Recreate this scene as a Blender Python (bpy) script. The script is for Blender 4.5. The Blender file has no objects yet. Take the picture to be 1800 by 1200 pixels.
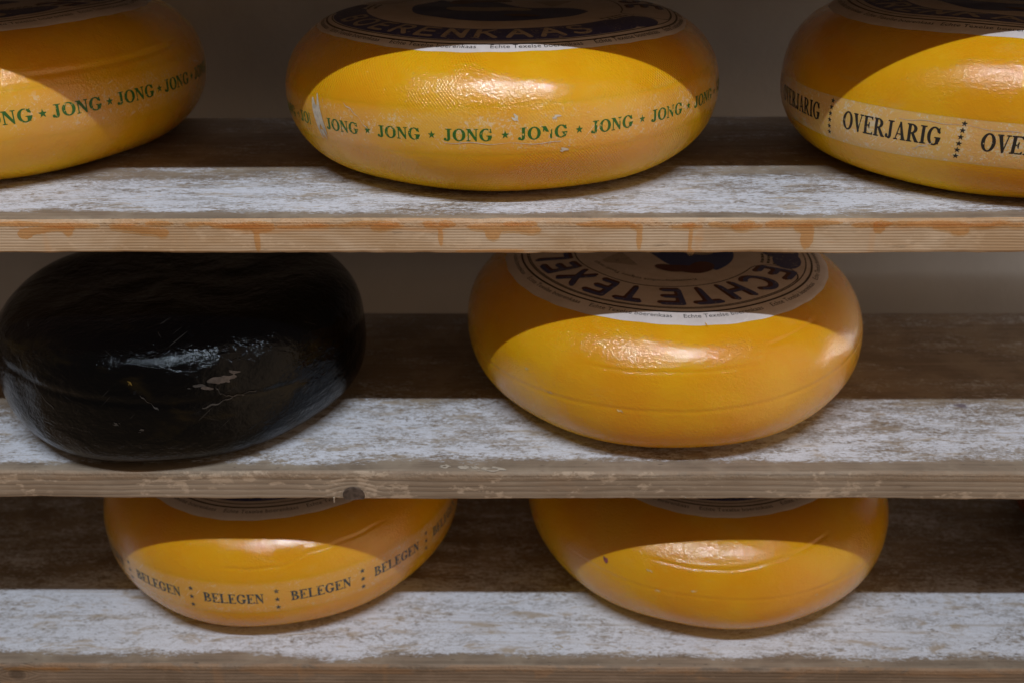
import bpy, math, random
import numpy as np
from mathutils import Matrix, Vector
random.seed(7)
rng = np.random.default_rng(11)
sc = bpy.context.scene
COL = sc.collection
R_ = math.radians

# ------------------------------------------------------------------ camera
yaw, pitch, roll = -0.014952, 0.450376, -0.0062115
cy, sy = math.cos(yaw), math.sin(yaw)
F = Vector((sy * math.cos(pitch), cy * math.cos(pitch), -math.sin(pitch)))
Rt = Vector((cy, -sy, 0)); Up = Rt.cross(F)
c_, s_ = math.cos(roll), math.sin(roll)
Rt, Up = c_ * Rt + s_ * Up, c_ * Up - s_ * Rt
cam = bpy.data.cameras.new('camera'); co = bpy.data.objects.new('camera', cam); COL.objects.link(co)
M = Matrix(((Rt.x, Up.x, -F.x, 0), (Rt.y, Up.y, -F.y, -0.6384), (Rt.z, Up.z, -F.z, 0.2176), (0, 0, 0, 1)))
co.matrix_world = M
cam.sensor_fit = 'HORIZONTAL'; cam.sensor_width = 36; cam.lens = 35.0
cam.clip_start = 0.02; cam.clip_end = 50
cam.dof.use_dof = True; cam.dof.focus_distance = 0.685; cam.dof.aperture_fstop = 6.3
sc.camera = co

# ------------------------------------------------------------------ light
w = bpy.data.worlds.new('World'); sc.world = w; w.use_nodes = True
bg = w.node_tree.nodes['Background']
wt = w.node_tree; tcw = wt.nodes.new('ShaderNodeTexCoord'); sx = wt.nodes.new('ShaderNodeSeparateXYZ'); mr = wt.nodes.new('ShaderNodeMapRange')
mr.inputs['From Min'].default_value = -.35; mr.inputs['From Max'].default_value = .25; mr.inputs['To Min'].default_value = .23; mr.inputs['To Max'].default_value = .128   # pale floor below, dim room above
wt.links.new(tcw.outputs['Generated'], sx.inputs[0]); wt.links.new(sx.outputs[2], mr.inputs['Value']); mx_ = wt.nodes.new('ShaderNodeMapRange'); mx_.interpolation_type = 'SMOOTHSTEP'   # the room is brighter towards the right
mx_.inputs['From Min'].default_value = .25; mx_.inputs['From Max'].default_value = .95; mx_.inputs['To Min'].default_value = 0.; mx_.inputs['To Max'].default_value = .70
wt.links.new(sx.outputs[0], mx_.inputs['Value']); ad_ = wt.nodes.new('ShaderNodeMath'); ad_.operation = 'ADD'
wt.links.new(mr.outputs[0], ad_.inputs[0]); wt.links.new(mx_.outputs[0], ad_.inputs[1]); wt.links.new(ad_.outputs[0], bg.inputs[1])
bg.inputs[0].default_value = (1.0, 0.67, 0.42, 1)
lt = bpy.data.lights.new('tube_lamp', 'AREA'); lt.shape = 'RECTANGLE'; lt.size = 1.2; lt.size_y = 0.017
lt.energy = 21.0; lt.color = (0.87, 0.935, 1.0)
lo = bpy.data.objects.new('tube_lamp', lt); COL.objects.link(lo)
lo.location = (-0.05, -0.866, 1.321)
dirv = Vector((0, 0.1, -0.1)) - Vector((0, -0.866, 1.321))
lo.rotation_euler = dirv.to_track_quat('-Z', 'Y').to_euler()
# added unseen fill light in the right bay, brightens the wall behind the rack
l2 = bpy.data.lights.new('bay_fill', 'AREA'); l2.shape = 'RECTANGLE'; l2.size = 0.34; l2.size_y = 0.014; l2.energy = 0.60; l2.color = (1.0, .93, .84)
lo2 = bpy.data.objects.new('bay_fill', l2); COL.objects.link(lo2); lo2.location = (0.88, 0.25, -0.191)
lo2.rotation_euler = (Vector((0.40, 0.42, -0.08)) - Vector((0.88, 0.25, -0.191))).to_track_quat('-Z', 'Y').to_euler()
sc.view_settings.view_transform = 'Standard'; sc.view_settings.look = 'None'
sc.view_settings.exposure = 0.0; sc.view_settings.gamma = 1.0
sc.view_settings.use_curve_mapping = False
sc.render.engine = 'CYCLES'
sc.cycles.use_denoising = True
sc.cycles.max_bounces = 8
sc.cycles.diffuse_bounces = 5
sc.cycles.transparent_max_bounces = 12

# ------------------------------------------------------------------ node helper
class NT:
    def __init__(s, name):
        s.m = bpy.data.materials.new(name); s.m.use_nodes = True
        s.t = s.m.node_tree; s.p = s.t.nodes['Principled BSDF']; s.out = s.t.nodes['Material Output']
    def n(s, typ, **kw):
        nd = s.t.nodes.new(typ)
        for k, v in kw.items(): setattr(nd, k, v)
        return nd
    def set(s, sock, v):
        if isinstance(v, bpy.types.NodeSocket): s.t.links.new(v, sock)
        elif isinstance(v, (tuple, list)) and len(v) == 3 and sock.type == 'RGBA': sock.default_value = (*v, 1)
        else: sock.default_value = v
    def P(s, **kw):
        for k, v in kw.items(): s.set(s.p.inputs[k.replace('_', ' ')], v)
    def obj(s): return s.n('ShaderNodeTexCoord').outputs['Object']
    def uv(s): return s.n('ShaderNodeTexCoord').outputs['UV']
    def map(s, vec, scale=(1, 1, 1), loc=(0, 0, 0), rot=(0, 0, 0)):
        nd = s.n('ShaderNodeMapping'); s.set(nd.inputs['Vector'], vec)
        nd.inputs['Scale'].default_value = scale; nd.inputs['Location'].default_value = loc
        nd.inputs['Rotation'].default_value = rot
        return nd.outputs[0]
    def noise(s, vec, scale=1., detail=3., rough=.55, dist=0.):
        nd = s.n('ShaderNodeTexNoise'); s.set(nd.inputs['Vector'], vec)
        nd.inputs['Scale'].default_value = scale; nd.inputs['Detail'].default_value = detail
        nd.inputs['Roughness'].default_value = rough; nd.inputs['Distortion'].default_value = dist
        return nd.outputs['Fac']
    def voro(s, vec, scale=1., feature='F1'):
        nd = s.n('ShaderNodeTexVoronoi', feature=feature); s.set(nd.inputs['Vector'], vec)
        nd.inputs['Scale'].default_value = scale
        return nd.outputs['Distance']
    def math(s, op, a, b=0., c=0., clamp=False):
        nd = s.n('ShaderNodeMath', operation=op, use_clamp=clamp)
        s.set(nd.inputs[0], a); s.set(nd.inputs[1], b); s.set(nd.inputs[2], c)
        return nd.outputs[0]
    def step(s, v, lo, hi, a=0., b=1.):
        nd = s.n('ShaderNodeMapRange', interpolation_type='SMOOTHSTEP'); s.set(nd.inputs['Value'], v)
        nd.inputs['From Min'].default_value = lo; nd.inputs['From Max'].default_value = hi
        nd.inputs['To Min'].default_value = a; nd.inputs['To Max'].default_value = b
        return nd.outputs[0]
    def mix(s, f, a, b):
        nd = s.n('ShaderNodeMix', data_type='RGBA'); s.set(nd.inputs[0], f)
        s.set(nd.inputs[6], a); s.set(nd.inputs[7], b)
        return nd.outputs[2]
    def sep(s, vec):
        nd = s.n('ShaderNodeSeparateXYZ'); s.set(nd.inputs[0], vec); return nd.outputs
    def dist(s, vec, p, scale=(1, 1, 1)):
        v = s.map(vec, scale=scale, loc=tuple(-a * b for a, b in zip(p, scale)))
        nd = s.n('ShaderNodeVectorMath', operation='LENGTH'); s.set(nd.inputs[0], v); return nd.outputs['Value']
    def bump(s, h, strength=.3, d=.001, prev=None):
        nd = s.n('ShaderNodeBump'); nd.inputs['Strength'].default_value = strength; nd.inputs['Distance'].default_value = d
        s.set(nd.inputs['Height'], h)
        if prev is not None: s.set(nd.inputs['Normal'], prev)
        return nd.outputs[0]

# ------------------------------------------------------------------ materials
def rind_material(name, base=(.73, .385, .007), deep=(.71, .320, .005), weave=0., gloss=.175, seed=0., speck=0., smear=.25, spots=(), crisp=0.):
    """coated yellow rind; speck > 0 adds the chalky paper residue of a pressed print band (uv.y 0..1 across the band)"""
    t = NT(name); o = t.map(t.obj(), loc=(seed, seed * .7, seed * .3))
    big = t.noise(o, 14, 3, .5); mid = t.noise(o, 70, 4, .6, .6); fine = t.noise(o, 640, 3, .65)
    col = t.mix(t.step(big, .38, .66), base, deep)
    col = t.mix(t.step(mid, .52, .75, 0, .22), col, (.78, .43, .03))
    z = t.sep(t.obj())[2]
    # pale handling smears
    sm = t.noise(t.map(o, scale=(1, 1, 2.5)), 26, 5, .7, .4)
    col = t.mix(t.step(sm, .56, .74, 0, smear), col, (.66, .42, .12))
    # few fine pale nicks
    nk = t.noise(t.map(o, scale=(1, 1, 3.0)), 190, 2, .5, .3)
    col = t.mix(t.step(nk, .775, .80, 0, .5), col, (.72, .58, .32))
    for p, r, cc in spots:
        d = t.math('ADD', t.dist(t.obj(), p), t.math('MULTIPLY', t.math('SUBTRACT', t.noise(o, 300, 3), .5), r * 1.2))
        col = t.mix(t.step(d, r * .55, r, .85, 0), col, cc)
    rgh = t.step(t.noise(o, 40, 4, .6), .3, .75, gloss + .02, gloss + .20)
    if speck:
        uv = t.uv(); v = t.sep(uv)[1]
        edge = t.math('MULTIPLY', t.step(v, 0, .28 - .27 * crisp), t.step(v, .72 + .27 * crisp, 1., 1, 0))
        a = t.noise(o, 420, 4, .65, .8); b = t.noise(o, 60, 4, .6)
        h = t.math('ADD', t.math('MULTIPLY', a, .62), t.math('MULTIPLY', b, .38))
        m = t.step(h, .505 - .01 * crisp, .64 - .04 * crisp)
        m = t.math('MULTIPLY', m, edge)
        veil = t.math('MULTIPLY', edge, .17 + .21 * crisp)
        f = t.math('MULTIPLY', t.math('MAXIMUM', m, veil), speck, clamp=True)
        col = t.mix(f, col, (.70, .56, .36))
        # scratches
        q = t.noise(t.map(t.map(o, rot=(.2, .9, .3)), scale=(40, 40, 900)), 1, 2, .4, .3)
        sc_ = t.math('MULTIPLY', t.step(q, .70, .73), t.step(t.noise(o, 40, 2), .50, .60, 0, .8))
        col = t.mix(t.math('MULTIPLY', sc_, edge), col, (.78, .72, .62))
        rgh = t.math('ADD', rgh, t.math('MULTIPLY', f, .22))
    t.P(Base_Color=col, Roughness=rgh, IOR=1.47)
    t.p.inputs['Specular IOR Level'].default_value = .10
    t.set(t.p.inputs['Coat Weight'], t.step(z, .012, .050, .12, .92)); t.p.inputs['Coat IOR'].default_value = 1.66
    t.set(t.p.inputs['Coat Roughness'], t.step(t.noise(o, 55, 4, .65), .3, .72, gloss - .115, gloss - .03))
    t.p.inputs['Subsurface Weight'].default_value = .40
    t.p.inputs['Subsurface Radius'].default_value = (1.0, .32, .06)
    t.p.inputs['Subsurface Scale'].default_value = .0055
    b1 = t.bump(mid, .17, .0012)
    dm = t.step(t.noise(t.map(o, scale=(1, 1, 1.6)), 19, 3, .6), .36, .62, .25, 1.)
    b2 = t.bump(t.math('MULTIPLY', t.math('ADD', fine, t.math('MULTIPLY', t.noise(t.map(o, scale=(1, 1, 1.3)), 430, 2, .55, .5), 1.6)), dm), .42, .0006, b1)
    if weave:
        uvm = t.sep(o)
        # cheesecloth imprint: two crossing diagonal sets of ridges
        ang = t.math('ARCTAN2', t.sep(t.obj())[0], t.math('MULTIPLY', t.sep(t.obj())[1], -1))
        u = t.math('MULTIPLY', ang, .173); zz = t.math('ADD', z, t.math('MULTIPLY', t.noise(o, 60, 2), .004))
        k = 2 * math.pi / .0024
        g1 = t.math('SINE', t.math('MULTIPLY', t.math('ADD', u, zz), k)); g2 = t.math('SINE', t.math('MULTIPLY', t.math('SUBTRACT', u, t.math('MULTIPLY', zz, .6)), k))
        wv = t.math('MULTIPLY', t.math('ADD', g1, g2), t.step(t.noise(o, 22, 3), .42, .6))
        b2 = t.bump(wv, weave, .00028, b2)
    t.P(Normal=b2, Coat_Normal=t.bump(t.math('ADD', fine, t.noise(o, 300, 2, .5, .4)), .20, .0005, b2))
    return t.m

def black_material():
    t = NT('black_wax'); o = t.obj()
    big = t.noise(t.map(o, scale=(1, 1, 2.2)), 17, 4, .6, .5); mid = t.noise(o, 60, 5, .65, .8)
    col = t.mix(t.step(big, .55, .78), (.0008, .0009, .0014), (.013, .009, .003))
    st = t.noise(t.map(o, scale=(1, 1, 2.6), rot=(.2, .1, .5)), 46, 6, .75, 1.5)
    col = t.mix(t.step(st, .62, .82, 0, .4), col, (.026, .030, .038))
    # hairline scratches in patches
    q = t.noise(t.map(t.map(o, rot=(.3, .75, .4)), scale=(30, 30, 700)), 1, 2, .4, .4)
    q2 = t.noise(t.map(t.map(o, rot=(.1, -.5, .2)), scale=(25, 25, 800)), 1, 2, .4, .3)
    sc_ = t.math('MULTIPLY', t.step(t.math('MAXIMUM', q, q2), .695, .74), t.step(t.noise(o, 30, 3), .46, .60))
    col = t.mix(t.math('MULTIPLY', sc_, .18), col, (.08, .075, .07))
    rgh = t.step(t.noise(o, 45, 5, .65), .35, .72, .06, .17)
    rgh = t.math('ADD', rgh, t.math('MULTIPLY', sc_, .2))
    t.P(Base_Color=col, Roughness=rgh, IOR=1.30)
    b = t.bump(t.noise(t.map(o, scale=(1, 1, 2)), 28, 3, .5, .6), .35, .006); b = t.bump(mid, .35, .0022, b); b = t.bump(t.noise(t.map(o, scale=(1, 1, 1.5)), 105, 3, .6, 1.8), .36, .0015, b); b = t.bump(t.noise(o, 330, 3, .6, .5), .45, .0006, b)
    t.p.inputs['Specular Tint'].default_value = (.80, .90, 1.0, 1)  # blue tint puts the lamp's bluish colour into the highlights
    t.P(Normal=b); return t.m

def plain(name, col, rough=.6, spread=.12, scale=160, bump=.1):
    t = NT(name); o = t.obj(); n = t.noise(o, scale, 4, .6)
    c2 = tuple(max(0, c * (1 - spread * 2)) for c in col)
    t.P(Base_Color=t.mix(t.step(n, .35, .68), col, c2), Roughness=rough, Normal=t.bump(n, bump, .0004))
    return t.m

def paper_material():
    t = NT('label_paper'); o = t.obj()
    n = t.noise(o, 60, 4, .6); f = t.noise(o, 700, 3, .6)
    cr = t.step(t.voro(t.map(o, scale=(1, 1, 1)), 34, 'DISTANCE_TO_EDGE'), 0, .012, 1, 0)
    col = t.mix(t.step(n, .35, .7), (.63, .585, .585), (.56, .51, .495))
    col = t.mix(t.step(f, .5, .72, 0, .25), col, (.50, .40, .30))
    col = t.mix(t.math('MULTIPLY', cr, t.step(t.noise(o, 20, 2), .5, .6, 0, .5)), col, (.76, .72, .68))
    t.P(Base_Color=col, Roughness=.55, Normal=t.bump(f, .25, .0003)); return t.m

def ink(name, col, under, wear=.60):
    """printed ink, worn through in specks to what it was printed on"""
    t = NT(name); o = t.obj()
    n = t.math('ADD', t.math('MULTIPLY', t.noise(o, 620, 3, .6), .6), t.math('MULTIPLY', t.noise(o, 130, 3, .6), .4))
    t.P(Base_Color=t.mix(t.step(n, wear - .03, wear + .03), col, under), Roughness=.5); return t.m

def top_material(seed, cover, grey):
    """worn white limewash on a pine board; x runs with the grain"""
    t = NT('limewashed_wood'); o0 = t.obj(); o = t.map(o0, loc=(seed, seed * .37, 0)); y = t.sep(o0)[1]
    wob = t.noise(t.map(o, scale=(5, 5, 1)), 1, 3)
    grain = t.noise(t.map(o, scale=(7, 210, 60)), 1, 5, .6, .5); gfine = t.noise(t.map(o, scale=(28, 900, 200)), 1, 4, .65)
    wood = t.mix(t.step(grain, .3, .7), (.300, .240, .185), (.175, .138, .105))
    wood = t.mix(t.step(gfine, .5, .75, 0, .55), wood, (.09, .066, .045))
    bl = t.noise(o, 20, 4, .6, .4)
    wood = t.mix(t.step(bl, .42, .66, .15, .75), wood, (.38, .32, .25))
    s1 = t.noise(t.map(o, scale=(110, 280, 60)), 1, 6, .74, 1.0); s2 = t.noise(t.map(o, scale=(11, 34, 9)), 1, 5, .65, .3)
    s3 = t.noise(t.map(o, scale=(340, 560, 60)), 1, 5, .75, .6)
    cov = t.math('ADD', t.math('MULTIPLY', t.math('SUBTRACT', s1, .5), 1.25), t.math('MULTIPLY', t.math('SUBTRACT', s2, .5), 1.1))
    cov = t.math('ADD', cov, t.math('MULTIPLY', t.math('SUBTRACT', s3, .5), .9))
    yy = t.math('ADD', y, t.math('MULTIPLY', t.math('SUBTRACT', wob, .5), .030))
    front = t.step(yy, .004, .022, -.62, 0.); back = t.step(yy, .08, .13, 0., -.30)
    cov = t.math('ADD', t.math('ADD', cov, front), back)
    f = t.step(cov, -cover - .10, -cover + .22)
    white = t.mix(t.step(s2, .3, .7), (.80, .86, .98), (.70, .75, .86))
    white = t.mix(t.step(s3, .5, .74, 0, .55), white, grey)
    crk = t.noise(t.map(o, scale=(30, 420, 40)), 1, 3, .6, 1.2)
    fk = t.math('ADD', t.math('MULTIPLY', t.noise(t.map(o, scale=(170, 400, 60)), 1, 5, .72, 1.0), .65), t.math('MULTIPLY', t.noise(t.map(o, scale=(22, 60, 10)), 1, 3, .5), .35))
    white = t.mix(t.step(fk, .50, .60, 0, .8), white, (.36, .36, .37))
    tanp = t.noise(t.map(o, loc=(.3, .1, 0), scale=(26, 95, 20)), 1, 5, .7, .6)
    lng = t.noise(t.map(o, loc=(.7, .2, 0), scale=(4.5, 170, 20)), 1, 4, .65, .5)
    white = t.mix(t.step(lng, .54, .68, 0, .45), white, (.40, .335, .255))
    white = t.mix(t.step(tanp, .53, .67, 0, .8), white, (.43, .345, .24))
    white = t.mix(t.step(t.math('ABSOLUTE', t.math('SUBTRACT', crk, .5)), 0, .022, .55, 0), white, (.30, .28, .26))
    col = t.mix(f, wood, white)
    # dark specks of dirt
    sp = t.noise(t.map(o, scale=(120, 330, 60)), 1, 2, .5)
    col = t.mix(t.step(sp, .66, .73, 0, .75), col, (.10, .08, .065))
    pu = t.math('ADD', t.dist(o0, STAIN[0], (1, 1.6, 1)), t.math('MULTIPLY', t.math('SUBTRACT', t.noise(o0, 160, 3), .5), .012)) if seed == STAIN[1] else None
    if pu is not None: col = t.mix(t.step(pu, .003, .008, .8, 0), col, (.10, .06, .085))
    h = t.math('ADD', t.math('MULTIPLY', f, .5), t.math('MULTIPLY', gfine, .5))
    t.P(Base_Color=col, Roughness=t.step(f, 0, 1, .55, .75), Normal=t.bump(h, .55, .0009)); return t.m
STAIN = ((.3703, .1038, 0), 3.1)

def front_material(seed, ca, cb, line, pitch, orange, chips, knots=()):
    t = NT('sawn_board_edge'); o0 = t.obj(); o = t.map(o0, loc=(seed, 0, seed * .13)); xyz = t.sep(o0); z = xyz[2]
    warp = t.noise(t.map(o, scale=(6, 1, 40)), 1, 3, .55)
    zz = t.math('ADD', z, t.math('MULTIPLY', warp, pitch * 1.6))
    kd = None
    for p, r in knots:
        d = t.dist(o0, p, (.85, 1, 1)); g = t.step(d, r, r * 3.4, r * .9, 0)
        side = t.math('SIGN', t.math('SUBTRACT', z, p[2])); zz = t.math('SUBTRACT', zz, t.math('MULTIPLY', g, side))
        kd = d if kd is None else t.math('MINIMUM', kd, d)
    lines = t.math('SINE', t.math('MULTIPLY', zz, 2 * math.pi / pitch))
    var = t.noise(t.map(o, scale=(3, 1, 330)), 1, 3, .6); fib = t.noise(t.map(o, scale=(40, 1, 1500)), 1, 3, .6)
    patch = t.noise(t.map(o, scale=(11, 1, 26)), 1, 4, .6, .6)
    col = t.mix(t.step(patch, .36, .66), ca, cb)
    ln = t.math('MULTIPLY', t.step(lines, .25, .95), t.step(var, .3, .62, .25, 1))
    col = t.mix(t.math('MULTIPLY', ln, line), col, tuple(c * .42 for c in cb))
    col = t.mix(t.step(fib, .5, .75, 0, .35), col, tuple(c * .5 for c in cb))
    # wax run-off stain: stronger along the top arris
    st = t.noise(t.map(o, scale=(16, 1, 60)), 1, 4, .6, .9)
    st2 = t.math('ADD', st, t.step(z, -.013, -.001, -.06, .14))
    col = t.mix(t.step(st2, .55, .66, 0, orange), col, (.55, .29, .12))
    # vertical runs
    run = t.noise(t.map(o, scale=(42, 1, 3)), 1, 2, .5, .2)
    col = t.mix(t.step(run, .66, .72, 0, orange * .7), col, (.55, .30, .13))
    # lighter chips and dirt
    ch = t.math('ADD', t.math('MULTIPLY', t.noise(t.map(o, scale=(70, 1, 130)), 1, 5, .7, .2), .6), t.math('MULTIPLY', t.noise(t.map(o, scale=(14, 1, 40)), 1, 3, .5), .4))
    col = t.mix(t.step(ch, .535, .585, 0, chips), col, tuple(min(1, c * 1.45) for c in ca))
    di = t.noise(t.map(o, scale=(30, 1, 150)), 1, 5, .7)
    col = t.mix(t.step(di, .60, .74, 0, .6), col, (.075, .055, .04))
    if kd is not None:
        r = knots[0][1]
        rings = t.math('SINE', t.math('MULTIPLY', kd, 2400)); col = t.mix(t.step(kd, r * .7, r * 1.3, .6, 0), col, (.065, .047, .036))
        col = t.mix(t.math('MULTIPLY', t.step(rings, .2, 1), t.step(kd, r, r * 2.2, .35, 0)), col, (.07, .05, .035))
    glossy = t.step(st2, .5, .66)
    wet = t.math('MULTIPLY', glossy, orange)
    h = t.math('ADD', t.math('MULTIPLY', lines, -.4), fib)
    b = t.bump(h, .4, .0006); b = t.bump(t.math('MULTIPLY', t.noise(o, 330, 3, .6), t.step(z, -.009, -.002)), .8, .0014, b)
    t.P(Base_Color=col, Roughness=t.math('SUBTRACT', .72, t.math('MULTIPLY', wet, .45)), Normal=b); return t.m

def wall_material():
    t = NT('plaster'); o = t.obj(); n = t.noise(o, 5, 4, .55); f = t.noise(o, 120, 4, .6)
    t.P(Base_Color=t.mix(t.step(n, .35, .7), (.42, .43, .45), (.36, .365, .38)), Roughness=.85, Normal=t.bump(f, .2, .002)); return t.m

def wax_material():
    t = NT('amber_wax'); o = t.obj(); n = t.noise(o, 150, 3)
    t.P(Base_Color=t.mix(n, (.66, .42, .21), (.58, .31, .13)), Roughness=.22, Normal=t.bump(t.noise(o, 380, 3), .4, .0008))
    tr = t.n('ShaderNodeBsdfTransparent'); tr.inputs[0].default_value = (1, .86, .68, 1)
    mx = t.n('ShaderNodeMixShader'); mx.inputs[0].default_value = .13
    t.t.links.new(tr.outputs[0], mx.inputs[1]); t.t.links.new(t.p.outputs[0], mx.inputs[2]); t.t.links.new(mx.outputs[0], t.out.inputs[0])
    return t.m

# ------------------------------------------------------------------ mesh helpers
def link(name, verts, faces, mats, parent=None, uvs=None, smooth=True, midx=None):
    me = bpy.data.meshes.new(name); me.from_pydata([tuple(map(float, v)) for v in verts], [], [tuple(map(int, f)) for f in faces])
    for m in (mats if isinstance(mats, (list, tuple)) else [mats]): me.materials.append(m)
    if smooth: me.polygons.foreach_set('use_smooth', [True] * len(me.polygons))
    if midx is not None: me.polygons.foreach_set('material_index', midx)
    if uvs is not None:
        l = me.uv_layers.new(name='wrap'); idx = np.empty(len(me.loops), dtype=np.int32); me.loops.foreach_get('vertex_index', idx)
        l.data.foreach_set('uv', np.asarray(uvs, dtype=np.float32)[idx].ravel())
    me.update(); o = bpy.data.objects.new(name, me); COL.objects.link(o)
    if parent is not None: o.parent = parent
    return o

def thing(name, loc, label, cat, group=None):
    o = bpy.data.objects.new(name, None); COL.objects.link(o); o.location = loc; o.empty_display_size = .05
    o['label'] = label; o['category'] = cat
    if group: o['group'] = group
    return o

def grid_faces(nu, nv, wrap=False):
    f = []
    for i in range(nv - 1):
        for j in range(nu if wrap else nu - 1):
            k = (j + 1) % nu
            f.append((i * nu + j, (i + 1) * nu + j, (i + 1) * nu + k, i * nu + k))
    return f

def march(sdf, x0, x1, y0, y1, n):
    """polygons covering sdf < 0 on a grid (marching squares), as 2D verts + faces"""
    h = (y1 - y0) / n; nx = max(2, int(math.ceil((x1 - x0) / h))) + 1; ny = n + 1
    xs = x0 + h * np.arange(nx); ys = y0 + h * np.arange(ny); X, Y = np.meshgrid(xs, ys); D = sdf(X, Y)
    verts, faces, cache = [], [], {}
    def v(key, p):
        if key not in cache: cache[key] = len(verts); verts.append(p)
        return cache[key]
    for j in range(ny - 1):
        for i in range(nx - 1):
            cs = [(i, j), (i + 1, j), (i + 1, j + 1), (i, j + 1)]
            ds = [D[b, a] for a, b in cs]
            if min(ds) >= 0: continue
            poly = []
            for q in range(4):
                a, b = cs[q], cs[(q + 1) % 4]; da, db = ds[q], ds[(q + 1) % 4]
                if da < 0: poly.append(v(a, (xs[a[0]], ys[a[1]])))
                if (da < 0) != (db < 0):
                    u = da / (da - db); key = (min(a, b), max(a, b))
                    poly.append(v(key, (xs[a[0]] + u * (xs[b[0]] - xs[a[0]]), ys[a[1]] + u * (ys[b[1]] - ys[a[1]]))))
            if len(poly) >= 3: faces.append(poly)
    return np.array(verts).reshape(-1, 2), faces

# ---- signed distance pieces
def box(x0, x1, y0, y1): return lambda X, Y: np.maximum(np.maximum(x0 - X, X - x1), np.maximum(y0 - Y, Y - y1))
def ell(c, a, b): return lambda X, Y: (np.sqrt(((X - c[0]) / a) ** 2 + ((Y - c[1]) / b) ** 2) - 1) * min(a, b)
def poly(*pts):
    pts = [np.array(p, float) for p in pts]
    A = sum(pts[i - 1][0] * pts[i][1] - pts[i][0] * pts[i - 1][1] for i in range(len(pts)))
    if A < 0: pts = pts[::-1]
    def f(X, Y):
        r = -1e9 + 0 * X
        for i in range(len(pts)):
            a, b = pts[i - 1], pts[i]; d = b - a; L = np.hypot(*d)
            if L > 1e-9: r = np.maximum(r, ((X - a[0]) * d[1] - (Y - a[1]) * d[0]) / L)
        return r
    return f
def U(*fs): return lambda X, Y: np.minimum.reduce([f(X, Y) for f in fs])
def sub(f, *gs): return lambda X, Y: np.maximum.reduce([f(X, Y)] + [-g(X, Y) for g in gs])
def cap(f, g): return lambda X, Y: np.maximum(f(X, Y), g(X, Y))
def stroke(pts, wd):
    def f(X, Y):
        r = 1e9 + 0 * X
        for (ax, ay), (bx, by) in zip(pts[:-1], pts[1:]):
            dx, dy = bx - ax, by - ay; L = dx * dx + dy * dy + 1e-12
            t = np.clip(((X - ax) * dx + (Y - ay) * dy) / L, 0, 1); r = np.minimum(r, np.hypot(X - ax - t * dx, Y - ay - t * dy))
        return r - wd / 2
    return f
def star_sdf(c, r):
    pts = [(c[0] + (r if k % 2 == 0 else r * .40) * math.sin(k * math.pi / 5), c[1] + (r if k % 2 == 0 else r * .40) * math.cos(k * math.pi / 5)) for k in range(10)]
    return U(*[poly(c, pts[k - 1], pts[k], pts[(k + 1) % 10]) for k in range(0, 10, 2)])

SB = box(.02, .5, 0, .045); ST = box(.02, .5, .955, 1)
STEM = box(.14, .37, 0, 1)
ELLA = U(STEM, ST, box(.02, .93, 0, .05), poly((.6, 0), (.93, 0), (.96, .32), (.92, .32), (.84, .12), (.6, .045)))
SERIF = {
 'I': (.575, U(box(.17, .40, 0, 1), box(.03, .54, 0, .045), box(.03, .54, .955, 1))),
 'J': (.76, U(box(.36, .58, .2, 1), box(.2, .74, .955, 1), cap(sub(ell((.35, .21), .23, .23), ell((.27, .25), .095, .21)), box(-1, 2, -1, .22)), ell((.15, .13), .11, .11))),
 'L': (.97, ELLA),
 'E': (.97, U(ELLA, box(.02, .88, .95, 1), poly((.6, 1), (.88, 1), (.90, .72), (.86, .72), (.78, .88), (.6, .955)), box(.3, .62, .48, .525), poly((.62, .68), (.58, .68), (.5, .52), (.5, .485), (.58, .33), (.62, .33)))),
 'B': (.99, U(STEM, box(.02, .45, 0, .045), box(.02, .45, .955, 1), cap(sub(ell((.38, .75), .45, .25), ell((.38, .75), .22, .205)), box(.3, 2, .4, 2)), cap(sub(ell((.40, .265), .54, .265), ell((.40, .265), .30, .215)), box(.3, 2, -1, .6)))),
 'R': (1.07, U(STEM, box(.02, .5, 0, .045), box(.02, .45, .955, 1), cap(sub(ell((.38, .735), .48, .265), ell((.38, .735), .24, .218)), box(.3, 2, .4, 2)), poly((.40, .5), (.62, .5), (1.02, .02), (.74, .02)), box(.76, 1.07, 0, .045))),
 'O': (1.13, sub(ell((.565, .5), .53, .52), ell((.565, .5), .28, .465))),
 'G': (1.15, U(sub(sub(ell((.575, .5), .53, .52), ell((.575, .5), .29, .465)), box(.66, 2, .42, .72)), box(.74, .97, .06, .42), box(.62, 1.1, .40, .445), poly((.95, 1.0), (.99, 1), (1.01, .66), (.965, .66), (.90, .80)))),
 'N': (1.05, U(box(.15, .22, 0, 1), box(.81, .88, 0, 1), poly((.06, 1), (.36, 1), (.88, .12), (.88, -.01), (.80, -.01)), box(.02, .36, 0, .045), box(.67, 1.02, .955, 1), box(.0, .3, .955, 1))),
 'V': (1.02, U(poly((.09, .98), (.36, .98), (.65, .06), (.57, -.02), (.49, -.02)), poly((.80, .98), (.87, .98), (.59, 0), (.53, 0)), box(.0, .46, .955, 1), box(.66, 1.02, .955, 1))),
 'A': (1.05, U(poly((.48, 1.0), (.56, 1.0), (.21, .02), (.13, .02)), poly((.44, 1.01), (.58, 1.01), (.97, .02), (.70, .02)), box(.26, .78, .30, .35), box(.0, .36, 0, .045), box(.60, 1.05, 0, .045))),
}
def arc(c, rx, ry, a0, a1, n=14): return [(c[0] + rx * math.cos(R_(a0 + (a1 - a0) * i / n)), c[1] + ry * math.sin(R_(a0 + (a1 - a0) * i / n))) for i in range(n + 1)]
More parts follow.
